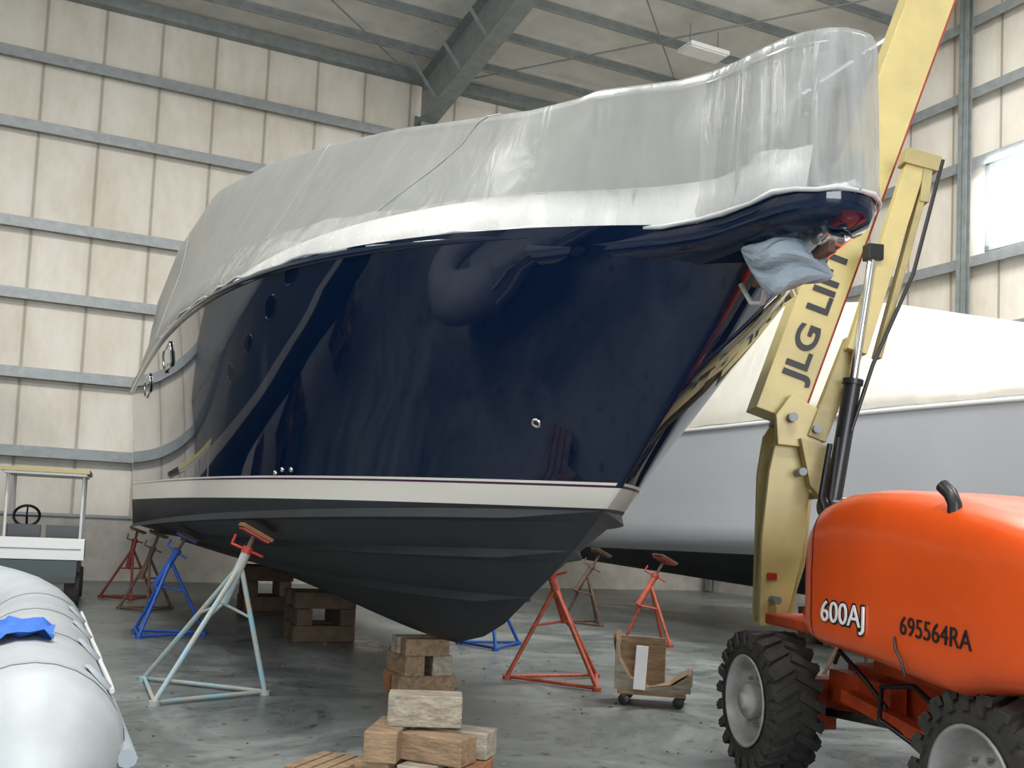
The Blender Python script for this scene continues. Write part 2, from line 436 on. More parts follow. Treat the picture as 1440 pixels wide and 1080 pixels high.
for side in (-1,1):
    K=ks()
    def prow(dz,off):
        r=[]
        for k in K[1:]:
            s0=3.95; s=s0-k*(s0-TR); z=st_top(s)+dz
            p=topside_pt(max(0,dz/(sheer1(s)-st_top(s))),k,sheer1,side); r.append(Vector((p.x,p.y+side*off,p.z)))
        return r
    b.grid([prow(.014,.004),prow(.030,.004)],'boot')
    b.grid([prow(.001,.004),prow(.014,.004)],'purple')
    pts=[(s,v) for s,v in outline() if s<4.9]
    b.tube([(s,side*(v+.012),sheer1(s)-.03) for s,v in pts],.026,'navy',8)
    ol=[(s,v) for s,v in outline() if v>.2]
    def ins(s): return .03 if s>4 else lerp_tab([(-11.8,.2),(0,.15),(4,.03)],s)
    def hh(s): return lerp_tab([(-11.8,.1),(-2,.12),(2,.17),(5,.22)],s)
    b.grid([[(s,side*(v-.03),sheer1(min(s,5.2))-.03) for s,v in ol],[(s,side*(v-.04-ins(s)),sheer1(min(s,5.2))+hh(s)) for s,v in ol],[(s,side*max(0,v-.12-ins(s)),sheer1(min(s,5.2))+hh(s)+.015) for s,v in ol]],'white')
    b.grid([[(s,side*max(0,v-.04),sheer1(min(s,5.2))+.02) for s,v in outline()],[(s,0,sheer1(min(s,5.2))+.06) for s,v in outline()]],'white')
b.obj('deck',parent=yacht)
b=B()
ol=[(s,v) for s,v in outline() if s>4.3]
loop=[(s,-v) for s,v in ol[::-1]]+[(s,v) for s,v in ol[1:]]
top=[Vector((s,y_*1.0,3.11)) for s,y_ in loop]; mid=[Vector((s,y_*1.03+0,3.06)) for s,y_ in loop]
bot=[Vector((4.2+(s-4.2)*.985,y_*.93,3.0)) for s,y_ in loop]; bot2=[Vector((4.2+(s-4.2)*.9,y_*.6,2.97-.03*(5.9-s))) for s,y_ in loop]
b.grid([top,mid,bot,bot2],'navy'); n=len(loop)
b.add(bot2,[tuple(range(n))],'navy'); b.add(top,[tuple(range(n))],'navy')
b.obj('bow_pulpit',parent=yacht)
b=B()
def loft(secs,k):
    rows=[]
    for (s,v,z0,z1) in secs:
        rows.append([Vector((s,-v,z0)),Vector((s,-v*.96,z1-.08)),Vector((s,-v*.85,z1)),Vector((s,0,z1+.05)),Vector((s,v*.85,z1)),Vector((s,v*.96,z1-.08)),Vector((s,v,z0))])
    b.grid(rows,k); b.add(rows[0],[tuple(range(7))],k); b.add(rows[-1],[tuple(range(7))],k)
loft([(3.2,.5,3.2,3.3),(2.6,.75,3.3,3.6),(1,.95,3.4,3.75),(-1,1.15,3.5,3.85)],'white')
loft([(-1,1.1,3.5,3.9),(-2.2,1.2,3.5,4.7),(-5,1.3,3.5,4.8),(-9.5,1.3,3.6,4.6)],'white')
b.lathe([(0,.0),(.13,0),(.13,.05),(.08,.08),(.08,.2),(.12,.24),(.12,.30),(0,.32)],(5.35,0,3.12),(0,0,1),'white',20)
b.box((5.2,-.02,3.3),(.3,.22,.18),'white')
b.obj('cabin',parent=yacht)
zh1=[(5.9,3.80),(5.4,3.83),(5,3.86),(4,3.99),(2.5,4.36),(1,4.70),(-.7,5.05),(-3,5.42),(-6,5.42),(-8,5.0),(-10,4.6),(-11.8,4.25)]
vh1=[(4.6,.6),(4,.8),(2.5,1.1),(1,1.3),(-.7,1.5),(-3,1.7),(-6,1.86),(-8,1.98),(-11.8,1.95)]
rg1=[(5.9,.0),(5.2,.05),(4,.12),(1,.3),(-6,.35),(-11.8,.2)]
cv,g1,g2=cover('protective_cover',yacht,sheer1,zh1,vh1,rg1,'film','filmC',band=34)
b=B()
for g in (g1,g2):
    sd=-1 if g is g1 else 1
    b.tube([c[10]+Vector((-.02,-sd*.03,-.03)) for c in g if 5.85>c[0].x>2],.016,'chrome',8)
    for c in [c for i,c in enumerate(g) if i in (6,9,14,19)]:
        b.tube([c[0]+Vector((0,-sd*.08,.0)),c[10]+Vector((-.0,-sd*.04,-.03))],.013,'chrome',8)
b.obj('bow_rail',parent=yacht)
b=B()
for g in (g1,g2):
    sd=-1 if g is g1 else 1
    b.tube([c[0]+Vector((0,sd*.006,.01+.006*math.sin(i*2.1))) for i,c in enumerate(g)],[.009+.006*math.sin(i*1.3)**2 for i in range(len(g))],'tape',6)
def seam(i0,i1,j0=1,j1=11):  # thin dark seam lines drawn in as stanchion shadows on the film
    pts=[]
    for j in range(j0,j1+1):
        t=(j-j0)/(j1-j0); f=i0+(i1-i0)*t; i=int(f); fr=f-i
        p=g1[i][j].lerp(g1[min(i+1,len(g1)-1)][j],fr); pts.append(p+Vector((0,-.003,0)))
    b.tube(pts,.006,'stanchionShade',6)
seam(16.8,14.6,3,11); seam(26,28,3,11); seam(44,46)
b.obj('cover_hem',parent=yacht)
b=B()
def on_hull(s,z,side=-1):
    best=None
    for i in range(61):
        t=i/60
        for kk in range(0,401):
            k=(kk/400)**1.6
            p=topside_pt(t,k,sheer1,side); e=(p.x-s)**2+(p.z-z)**2
            if best is None or e<best[0]: best=(e,p,t,k)
    p=best[1]; t=best[2];k=best[3]
    pa=topside_pt(t,min(1,k+.01),sheer1,side)-p; pb=topside_pt(min(1,t+.02),k,sheer1,side)-topside_pt(max(0,t-.02),k,sheer1,side)
    n=pa.cross(pb).normalized()
    if n.y*side<0: n=-n
    ax=pa.normalized(); up=n.cross(ax); 
    if up.z<0: up=-up
    return p,n,ax,up.normalized()
for (s,z,r) in ((3.75,2.23,.032),(1.12,1.97,.02),(.97,1.97,.02),(.80,1.97,.02)):
    p,n,_,_=on_hull(s,z)
    b.lathe([(0,.004),(r*.5,.004),(r*.55,.012),(r,.012),(r*1.05,0)],p,n,'chrome',20); b.lathe([(0,.006),(r*.5,.006)],p,n,'black',16)
def win(s,z,w,h):
    # follows the curved hull skin: ring of surface points pushed outward a few mm
    pts=[]; N_=28
    for i in range(N_):
        a_=2*math.pi*i/N_; c_=math.cos(a_); s_=math.sin(a_)
        ds=w/2*math.copysign(abs(c_)**.45,c_); dz=h/2*math.copysign(abs(s_)**.45,s_)
        p,n,_,_=on_hull(s+ds,z+dz); pts.append((Vector((p.x,p.y,p.z)),n))
    c,n,_,_=on_hull(s,z)
    ring=[p+m*.012 for p,m in pts]
    b.add([c+n*.014]+ring,[(0,i+1,(i+1)%N_+1) for i in range(N_)],'glassd')
    b.tube(ring+[ring[0]],.014,'chrome',6,cap=False)
win(-3.3,3.40,1.0,.24); win(-6.9,3.46,1.4,.24)
b.obj('hull_fittings',parent=yacht)
b=B(); b.box((-12.2,0,1.95),(.9,3.4,.08),'white'); b.box((-12.2,0,1.88),(.8,3.2,.08),'navy')
for y_ in (-1,1): b.beam((-12.5,y_,1.85),(-11.75,y_,1.6),.05,.05,'chrome')
b.obj('swim_platform',parent=yacht,bevel=.02)
b=B()
for y_ in (-.06,.06): b.prism([(5.2,y_,3.02),(5.75,y_,3.02),(5.8,y_,2.93),(5.6,y_,2.86),(5.25,y_,2.92)],(0,.012,0),'chrome')
b.lathe([(0,-.06),(.04,-.06),(.03,0),(.04,.06),(0,.06)],(5.72,0,2.94),(0,1,0),'chrome',16)
b.beam((5.75,0,2.9),(5.2,0,2.85),.04,.06,'rust')
b.obj('anchor_roller',parent=yacht)
bm=bmesh.new(); bmesh.ops.create_icosphere(bm,subdivisions=4,radius=1)
for v in bm.verts:
    c=v.co.copy(); an=math.atan2(c.z,c.y)
    f=1+.22*math.sin(3*an+1)+.13*math.sin(5*an+c.x*3)+.05*math.sin(11*an+c.x*9)
    taper=1.0-.6*abs(c.x)**1.5
    v.co=Vector((c.x*.21,c.y*.15*f*taper+.03*c.x,c.z*.12*f*taper-.05*c.x+.02*math.sin(4*c.x)))
me=bpy.data.meshes.new('anchor_cover'); bm.to_mesh(me); bm.free(); me.materials.append(M['cloth'])
o=bpy.data.objects.new('anchor_cover',me); scn.collection.objects.link(o); o.parent=yacht; o.location=(5.50,-.05,2.87); o.rotation_euler=(0.3,.1,.5)
b=B(); b.tube([(5.5,-.05,2.98),(5.45,-.1,2.9),(5.40,-.08,2.80),(5.3,-.03,2.72),(5.2,-.02,2.74),(5.08,0,2.86)],.012,'rope',6); b.obj('anchor_line',parent=yacht)

# ---- second boat (right, behind)
K2=frame(6.53,12.8,-67)
boat2=empty('covered_motorboat',K2)
hull(K2,sheer2,'grayhull','grayhull','hull',boat2,'grayhull')
zh2=[(5.9,3.75),(3,3.8),(1.5,3.86),(.5,4.0),(-1,4.42),(-2.5,4.85),(-4,5.1),(-8,5.0),(-11.8,4.6)]
vh2=[(4.6,.5),(4,.7),(2.5,1.0),(1,1.25),(-1,1.4),(-3,1.5),(-11.8,1.6)]
cover('shrink_wrap',boat2,sheer2,zh2,vh2,rg1,'film2','film2',seed=4,tip=3.2)
b=B()
for side in (-1,1):
    pts=[(s,v) for s,v in outline() if s<4.9]
    b.tube([(s,side*(v+.012),sheer2(s)-.05) for s,v in pts],.03,'white',8)
b.obj('rub_rail',parent=boat2)
# ---- third boat, on the left side of the shed (seen mirrored in the navy topsides)
K3=frame(-8.5,10.2,-67)
boat3=empty('covered_motorboat',K3)
hull(K3,sheer2,'hull3','boot','hull',boat3)
cover('shrink_wrap',boat3,sheer2,zh2,vh2,rg1,'film3','film3',seed=9,tip=3.2)
b=B()
for s in (3.2,2.2,.9,-.4,-2.2,-4.2):
    best=None
    for kk in range(401):
        p=topside_pt(.62,(kk/400)**1.6,sheer2,1)
        if best is None or abs(p.x-s)<best[0]: best=(abs(p.x-s),p,(kk/400)**1.6)
    p=best[1]; q=topside_pt(.62,best[2]+.01,sheer2,1); u=topside_pt(.75,best[2],sheer2,1)
    ax=(q-p).normalized(); n=ax.cross(u-p).normalized()
    if n.y<0: n=-n
    up=n.cross(ax)
    ring=[p+n*.02+ax*math.cos(a_)*.36+up*math.sin(a_)*.17 for a_ in [2*math.pi*i/24 for i in range(24)]]
    b.add(ring,[tuple(range(24))],'glassd'); b.tube(ring+[ring[0]],.012,'chrome',6,cap=False)
b.obj('hull_ports',parent=boat3)

# ------------------------------------------------------------ timber stacks
def block(b,c,d,ang,k):
    b.box(c,d,k,Matrix.Rotation(math.radians(ang),3,'Z'))
b=B()
block(b,(-.14,.0,.095),(.20,.56,.19),0,'woodO'); block(b,(.14,0,.095),(.20,.56,.19),3,'wood')
block(b,(0,-.14,.283),(.54,.19,.185),2,'wood'); block(b,(0,.15,.283),(.52,.19,.185),-2,'woodG')
block(b,(-.02,0,.455),(.2,.5,.155),0,'woodG'); block(b,(.2,-.02,.455),(.18,.42,.155),-2,'wood')
b.obj('keel_block_stack',K0@Matrix.Translation((-.02,.11,0)),bevel=.008)
for i,(s,h) in enumerate(((-4.3,.64),(-8.5,.76))):
    b=B(); n=3
    for l in range(n):
        z=h/n*(l+.5)
        for o_ in (-.28,.28):
            if l%2==0: block(b,(o_,0,z),(.2,.8,h/n-.005),random.uniform(-3,3),'woodD')
            else: block(b,(0,o_,z),(.8,.2,h/n-.005),random.uniform(-3,3),random.choice(['woodD','wood']))
    b.obj('keel_block_stack',K0@Matrix.Translation((s,.1,0)),bevel=.008)
for (kx,ss) in ((K3,(-7,-3.5,.2)),(K2,(-3.5,.2))):
    for s_ in ss:
        b=B()
        for l in range(3):
            for o_ in (-.3,.3):
                if l%2==0: block(b,(o_,0,.095+l*.185),(.2,.9,.185),2,'woodD')
                else: block(b,(0,o_,.095+l*.185),(.9,.2,.185),-2,'wood')
        b.obj('keel_block_stack',kx@Matrix.Translation((s_,0,0)),bevel=.008)
P2=frame(-.46,6.35,-20)
b=B()
block(b,(-.22,0,.09),(.22,.6,.18),4,'wood'); block(b,(.08,.02,.09),(.22,.6,.18),-3,'woodG'); block(b,(.32,-.05,.09),(.18,.5,.18),6,'woodO')
block(b,(-.20,-.08,.275),(.20,.50,.18),15,'wood'); block(b,(.13,-.08,.265),(.42,.20,.16),-6,'wood'); block(b,(.16,.16,.265),(.44,.2,.16),3,'woodG')
block(b,(-.02,.04,.46),(.45,.22,.19),24,'woodG')
b.obj('timber_pile',P2,bevel=.008)
b=B()
for i in range(4): b.box((-.13+i*.085,0,.15),(.07,.45,.025),'wood')
for y_ in (-.19,0,.19): b.box((0,y_,.07),(.34,.06,.135),'wood')
b.obj('wood_pallet',frame(-1.01,6.20,-20),bevel=.004)

# ------------------------------------------------------------ jack stands
def stand(feet,apex,top,k,pad_ang,kp='woodO',handle='red',r=.024,name='boat_jack_stand',boat=K0):
    c=Vector(((sum(f[0] for f in feet))/3,(sum(f[1] for f in feet))/3,0))
    mw=Matrix.Translation(c); b=B()
    hz=hull_bottom_z(boat,top[0],top[1])
    top=(top[0],top[1],min(top[2],hz-.14))
    f=[Vector((x,y,.03))-c for x,y in feet]; a=Vector(apex)-c; t=Vector(top)-c
    a.z=min(a.z,t.z-.18)
    ax=(t-a).normalized()
    low=a-ax*.42
    for i,p in enumerate(f):
        b.tube([a-ax*.05,p],r,k,8); b.tube([p+Vector((0,0,-.03)),p+Vector((0,0,.01))],r*2.0,k,10)
        q=f[(i+1)%3]; b.tube([p,q],r*.8,k,8)
        b.tube([low,a.lerp(p,.45)],r*.6,k,6)
    b.tube([low,a+ax*.06],r*1.8,k,12)
    b.tube([a,t],r*.95,'rust',10)
    hz=a+ax*.09
    b.tube([hz-ax*.03,hz+ax*.03],r*2.2,handle,10)
    s1=ax.cross(Vector((.3,1,0))).normalized()
    b.tube([hz-s1*.17,hz+s1*.17],.013,handle,8)
    b.tube([hz+s1*.17,hz+s1*.17+ax*.09],.013,handle,8)
    R=Matrix.Rotation(math.radians(-67),3,'Z')@Matrix.Rotation(math.radians(pad_ang),3,'X')
    b.box(t,(.26,.26,.02),handle,R); b.box(t+R@Vector((0,0,.03)),(.28,.30,.035),kp,R)
    b.obj(name,mw,bevel=.003)
stand([(-3.36,9.75),(-2.85,8.55),(-2.12,9.3)],(-2.36,9.2,1.2),(-2.28,9.22,1.42),'standL',-28)
stand([(-4.85,13.6),(-4.55,12.9),(-3.95,13.6)],(-4.35,13.4,1.0),(-4.2,13.4,1.28),'standB',-25,'woodD','standB')
stand([(-7.3,18.6),(-6.6,18.2),(-6.5,19.0)],(-6.8,18.7,.95),(-6.75,18.7,1.25),'standR',-20,'woodD','standR')
stand([(-6.2,16.6),(-5.6,16.2),(-5.5,17.0)],(-5.75,16.6,.9),(-5.65,16.6,1.2),'rust',-20,'woodD','rust')
stand([(.05,10.9),(.95,10.35),(1.02,11.3)],(.50,10.85,1.02),(.40,10.8,1.30),'standO',28,'woodD')
stand([(-.6,13.9),(-.1,13.3),(.2,14.1)],(-.25,13.8,.95),(-.3,13.75,1.22),'standB',28,'woodD','standB')
stand([(1.75,15.0),(2.35,14.6),(2.35,15.4)],(2.12,15.0,.9),(2.3,15.1,1.2),'standO',-25,'woodD',boat=K2)
stand([(1.0,17.6),(1.6,17.2),(1.6,18)],(1.4,17.6,.9),(1.6,17.7,1.2),'rust',-25,'woodD','rust',boat=K2)
stand([(3.75,12.1),(4.3,11.7),(4.4,12.5)],(4.2,12.1,1.0),(4.35,12.15,1.3),'rust',-25,'woodD','rust',boat=K2)

# ------------------------------------------------------------ dolly with wooden cradle
b=B()
b.box((0,0,.13),(.62,.5,.04),'wood')
for x in (-.25,.25):
    for y_ in (-.19,.19):
        b.lathe([(0,-.02),(.05,-.02),(.055,0),(.05,.02),(0,.02)],(x,y_,.055),(0,1,0),'black',16); b.box((x,y_,.1),(.05,.06,.04),'rust')
prof=[(-.34,.66),(-.30,.42),(-.2,.26),(-.02,.18),(.2,.22),(.36,.33)]
for y_ in (-.24,.2):
    b.prism([(x,y_,z) for x,z in prof]+[(.36,y_,.15),(-.34,y_,.15)],(0,.03,0),'woodG')
b.grid([[(x,-.24,z+.0) for x,z in prof],[(x,.23,z) for x,z in prof]],'wood',False)
b.grid([[(x-.03,-.24,z+.0) for x,z in prof],[(x-.03,.23,z) for x,z in prof]],'wood',False)
b.box((-.10,.0,.40),(.42,.03,.44),'wood'); b.box((-.10,-.255,.36),(.11,.012,.40),'decalw',Matrix.Rotation(.05,3,'Y'))
b.obj('wooden_dolly',frame(1.42,9.75,-12),bevel=.004)
b=B(); rnd=random.Random(11)
for i in range(170):
    x=rnd.uniform(-3.5,2.2); y_=rnd.uniform(6.2,14)
    s_=rnd.uniform(.010,.032); R=Matrix.Rotation(rnd.random()*6,3,'Z')
    b.box((x,y_,.004),(s_,s_*rnd.uniform(.3,.9),.006),rnd.choice(['woodO','woodD','woodG','rust']),R)
b.obj('floor_debris')

# ------------------------------------------------------------ boom lift
LM=frame(1.85,7.2,-79)
lift=empty('articulating_boom_lift',LM); LI=LM.inverted()
def wheel(c,out,name):
    b=B(); w=.17
    b.lathe([(.30,-w+.01),(.40,-w),(.445,-w+.03),(.45,-.1),(.452,0),(.45,.1),(.445,w-.03),(.40,w),(.30,w-.01)],c,(0,1,0),'rubber',48)
    C=Vector(c)
    for i in range(22):
        for sg in (-1,1):
            an=2*math.pi*(i+.5*(sg>0))/22
            rad=Vector((math.cos(an),0,math.sin(an))); tan=Vector((-math.sin(an),0,math.cos(an)))
            Rm=Matrix((tan,Vector((0,1,0)),rad)).transposed()@Matrix.Rotation(sg*.5,3,'Z')
            b.box(C+rad*.452+Vector((0,sg*.09,0)),(.055,.19,.05),'rubber',Rm)
            Rm2=Matrix((tan,Vector((0,1,0)),rad)).transposed()
            b.box(C+rad*.42+Vector((0,sg*w,0))+tan*(-.02),(.055,.03,.09),'rubber',Rm2)
    o=out
    b.lathe([(.31,o*(w-.0)),(.315,o*(w+.012)),(.295,o*(w+.012)),(.28,o*.11),(.25,o*.06),(.20,o*.05),(.14,o*.09),(.12,o*.09)],c,(0,1,0),'rim',40)
    b.lathe([(.125,o*.06),(.125,o*.15),(.11,o*.17),(.06,o*.175),(.055,o*.2),(0,o*.2)],c,(0,1,0),'rim',24)
    for i in range(9):
        an=2*math.pi*i/9; p=C+Vector((math.cos(an)*.165,o*.075,math.sin(an)*.165))
        b.tube([p,p+Vector((0,o*.035,0))],.013,'steel',6,smooth=False)
    b.lathe([(.31,-o*w),(.1,-o*.1),(0,-o*.1)],c,(0,1,0),'black',24)
    b.obj(name,parent=lift)
wheel((0,0,.475),-1,'wheel_1'); wheel((2.46,0,.475),-1,'wheel_2'); wheel((0,2.1,.475),1,'wheel_3'); wheel((2.46,2.1,.475),1,'wheel_4')
b=B()
b.box((1.23,1.05,.60),(2.2,1.05,.34),'orangeD')
b.box((1.23,1.05,.80),(1.3,1.2,.08),'orangeD')
for x in (0,2.46):
    b.box((x,1.05,.50),(.26,1.75,.24),'orangeD'); b.box((x,.33,.48),(.30,.22,.34),'orangeD'); b.box((x,1.77,.48),(.30,.22,.34),'orangeD')
    b.tube([(x,.1,.475),(x,.4,.475)],.12,'black',20)
b.box((.55,.42,.62),(.75,.12,.22),'orangeD'); b.box((1.9,.40,.62),(.8,.14,.26),'orangeD')
b.beam((.3,.3,.46),(1.1,.35,.52),.06,.06,'chrome'); b.beam((.5,.32,.60),(1.5,.32,.50),.10,.08,'orangeD')
b.tube([(1.3,.30,.45),(1.05,.22,.55),(1.1,.2,.75),(1.4,.22,.8),(1.6,.25,.7)],.018,'black',8)
b.tube([(1.6,.28,.42),(1.9,.22,.40),(2.0,.2,.6),(1.85,.22,.78)],.018,'black',8)
b.tube([(.4,.28,.8),(.6,.2,.9),(.9,.22,.75),(1.0,.3,.6)],.016,'black',8)
b.lathe([(0,.82),(.55,.82),(.55,.86),(.48,.87),(.48,.97),(.55,.98),(.55,1.02),(0,1.02)],(1.23,1.05,0),(0,0,1),'black',40)
b.obj('chassis',parent=lift,bevel=.012)
b=B()
b.box((1.6,.9,1.03),(3.6,1.7,.08),'orangeD')
b.prism([(-.35,.35,.95),(.2,.35,1.0),(1.05,.1,1.0),(1.05,.1,1.5),(.55,.2,1.62),(.1,.35,1.4)],(0,.12,0),'orangeD')
b.prism([(-.55,.95,.95),(.2,.95,1.0),(1.05,.95,1.0),(1.05,.95,1.5),(.35,.95,1.75),(-.1,.95,1.5)],(0,.12,0),'orangeD')
b.box((.4,.7,1.3),(1.2,.5,.4),'black')
b.obj('turntable',parent=lift,bevel=.015)
def hood(name,y0,y1,prof,k,seams=()):
    b=B(); rows=[]
    def sec(x,zb,zt,ins,grow=0):
        cy=(y0+y1)/2; hy=(y1-y0)/2-ins+grow; cz=(zb+zt)/2; hz=(zt-zb)/2+grow; row=[]
        N_=40
        for i in range(N_+1):
            an=-math.pi/2-2*math.pi*i/N_
            c_=math.cos(an); s_=math.sin(an); e=.42 if s_>0 else .26
            row.append(Vector((x,cy+hy*math.copysign(abs(c_)**e,c_),cz+hz*math.copysign(abs(s_)**e,s_))))
        return row
    rows=[sec(*p) for p in prof]
    b.grid(rows,k); b.add(rows[0],[tuple(range(len(rows[0])-1))],k,True); b.add(rows[-1],[tuple(range(len(rows[0])-1))],k,True)
    for x in seams:
        zb=lerp_tab([(p[0],p[1]) for p in prof],x); zt=lerp_tab([(p[0],p[2]) for p in prof],x)
        r1=sec(x,zb,zt,0,.0015); r2=sec(x+.010,zb,zt,0,.0015); b.grid([r1,r2],'black')
    return b.obj(name,parent=lift,weld=True)
hood('engine_hood',-.30,.78,[(1.0,1.12,1.60,.12),(1.01,1.05,1.68,.05),(1.05,1.01,1.75,.02),(1.15,.99,1.84,0),(1.35,.98,1.89,0),(1.6,.97,1.90,0),(1.9,.95,1.885,0),(2.2,.92,1.85,0),(2.45,.91,1.81,0),(2.7,.97,1.765,0),(3.0,1.0,1.70,0),(3.3,1.0,1.62,.01),(3.55,1.02,1.5,.04),(3.68,1.1,1.4,.12)],'orange',(1.16,))
hood('control_hood',1.15,2.0,[(1.0,1.1,1.55,.1),(1.05,1.0,1.65,.02),(1.4,1.0,1.75,0),(2.4,1.0,1.75,0),(3.3,1.0,1.6,.01),(3.5,1.1,1.4,.12)],'orange')
b=B()
b.tube([(2.36,-.20,1.60),(2.36,-.20,1.80),(2.34,-.21,1.85),(2.29,-.22,1.89)],.034,'black',16)
b.tube([(2.36,-.20,1.62),(2.36,-.20,1.70)],.046,'black',16)
b.box((2.6,1.25,1.80),(.9,.5,.12),'red'); b.box((2.5,1.2,1.9),(.06,.4,.1),'red')
b.tube([(2.04,-.304,1.14),(2.06,-.309,1.08),(2.12,-.309,1.02),(2.14,-.305,.96)],.008,'black',6)
b.obj('exhaust_pipe',parent=lift,bevel=.004)
def text(t,size,mw,k,name,ext=.003,bold=0,width=None):
    cu=bpy.data.curves.new(name,'FONT'); cu.body=t; cu.size=size; cu.extrude=ext; cu.offset=bold
    tmp=bpy.data.objects.new('tmp',cu); scn.collection.objects.link(tmp)
    bpy.context.view_layer.update()
    me=bpy.data.meshes.new_from_object(tmp.evaluated_get(bpy.context.evaluated_depsgraph_get()))
    bpy.data.objects.remove(tmp); me.materials.clear(); me.materials.append(M[k])
    if width:
        xs=[v.co.x for v in me.vertices]; f=width/(max(xs)-min(xs))
        for v in me.vertices: v.co.x*=f
    o=bpy.data.objects.new(name,me); scn.collection.objects.link(o); o.parent=lift; o.matrix_parent_inverse=Matrix.Identity(4); o.matrix_basis=mw
def tm(p,x,up):
    x=Vector(x).normalized(); up=Vector(up); n=x.cross(up).normalized(); up=n.cross(x)
    m=Matrix((x,up,n)).transposed().to_4x4(); m.translation=Vector(p); return m
text('600AJ',.165,tm((1.29,-.303,1.15),(1,0,0),(0,0,1)),'ink','label_model_shadow',.003,.010,.47)
text('600AJ',.165,tm((1.29,-.308,1.15),(1,0,0),(0,0,1)),'decalw','label_model',.003,.0,.46)
text('695564RA',.13,tm((2.08,-.303,1.16),(1,0,-.03),(0,0,1)),'ink','label_number',.002,.0,.56)
P1=Vector((3.80,7.95,7.9)); P0=Vector((1.92,7.85,2.32)); d=(P1-P0).normalized(); P0=P0+d*.22
nrm=Vector((0,-1,0)); sidev=nrm.cross(d).normalized()
L3=LI.to_3x3()
def wbeam(b,p,q,w,h,k):
    p=LI@Vector(p); q=LI@Vector(q)
    b.beam(p,q,w,h,k,L3@nrm)
b=B()
wbeam(b,P0,P1,.35,.34,'cream')
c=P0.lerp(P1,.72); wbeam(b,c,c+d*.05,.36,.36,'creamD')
wbeam(b,P0-sidev*.19+Vector((0,-.1,0)),P1-sidev*.19+Vector((0,-.1,0)),.025,.03,'red')
Q0=Vector((2.50,7.5,3.0)); Q1=Vector((2.92,7.5,4.46))
wbeam(b,Q0,Q1,.15,.10,'cream'); wbeam(b,Q0+Vector((.16,0,-.04)),Q1+Vector((.1,0,-.04)),.05,.10,'creamD')
wbeam(b,Q1+Vector((-.10,0,.03)),Q1+Vector((.16,0,-.03)),.12,.14,'creamD'); wbeam(b,Q1+Vector((.08,0,.0)),Q1+Vector((.05,0,-.32)),.07,.12,'creamD')
b.tube([LI@(Q1+Vector((.18,-.06,0))),LI@(Q0.lerp(Q1,.4)+Vector((.22,-.08,0))),LI@(Q0+Vector((.1,-.1,-.1))),LI@Vector((2.45,7.4,2.4))],.016,'black',8)
wbeam(b,Q0+Vector((.02,.1,.1)),Vector((2.25,7.6,2.35)),.14,.1,'creamD')
b.obj('main_boom',parent=lift,bevel=.012)
b=B()
def wprism(poly,y,dep,k): b.prism([LI@Vector((x,y,z)) for x,z in poly],L3@Vector((0,dep,0)),k)
wprism([(1.89,.95),(2.08,.95),(2.20,1.5),(2.24,2.0),(2.22,2.34),(2.14,2.50),(2.0,2.45),(1.93,2.1),(1.89,1.6)],7.66,.06,'cream')
wprism([(1.94,.95),(2.2,.95),(2.33,1.4),(2.38,2.0),(2.36,2.4),(2.2,2.6),(2.1,2.6),(1.98,2.40),(1.94,2.1)],8.05,.06,'cream')
wprism([(1.97,2.30),(2.28,2.28),(2.34,2.44),(2.26,2.58),(2.06,2.68),(1.95,2.52)],7.58,.08,'cream')
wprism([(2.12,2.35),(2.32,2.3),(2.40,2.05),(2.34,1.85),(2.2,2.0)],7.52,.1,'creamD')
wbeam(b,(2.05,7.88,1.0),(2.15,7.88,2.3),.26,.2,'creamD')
for (x,z,r) in ((2.06,2.50,.035),(2.24,2.42,.03),(2.14,2.1,.03),(1.98,1.15,.03),(2.34,1.95,.035)):
    b.tube([LI@Vector((x,7.50,z)),LI@Vector((x,8.1,z))],r,'steelD',16)
c0=LI@Vector((2.34,7.45,1.85)); c1=LI@Vector((2.47,7.45,2.75)); c2=LI@Vector((2.60,7.45,3.74))
b.tube([c0,c1],.062,'black',20); b.tube([c1,c1+(c2-c1)*.04],.075,'black',20); b.tube([c1,c2],.034,'chrome',16)
b.tube([c0+Vector((0,-.08,0)),c0+Vector((0,.1,0))],.08,'black',16)
b.box(c2,(.10,.12,.12),'black')
wprism([(2.10,1.0),(2.5,1.0),(2.62,1.5),(2.5,1.9),(2.38,1.9),(2.26,1.62),(2.14,1.5)],7.20,.08,'orangeD')
b.tube([LI@Vector((2.3,7.4,2.3)),LI@Vector((2.22,7.33,1.9)),LI@Vector((2.3,7.18,1.5)),LI@Vector((2.5,7.18,1.3))],.022,'black',8)
b.tube([LI@Vector((2.36,7.4,2.35)),LI@Vector((2.28,7.31,1.9)),LI@Vector((2.4,7.17,1.5)),LI@Vector((2.6,7.17,1.3))],.018,'black',8)
b.box(LI@Vector((1.97,7.65,1.32)),(.02,.08,.05),'red')
b.obj('riser',parent=lift,bevel=.01)
st=P0+d*.30+Vector((0,-.178,0))-sidev*.085
text('JLG LIFT',.24,tm(LI@st,L3@d,L3@sidev),'ink','label_boom',.002,.006,1.12)

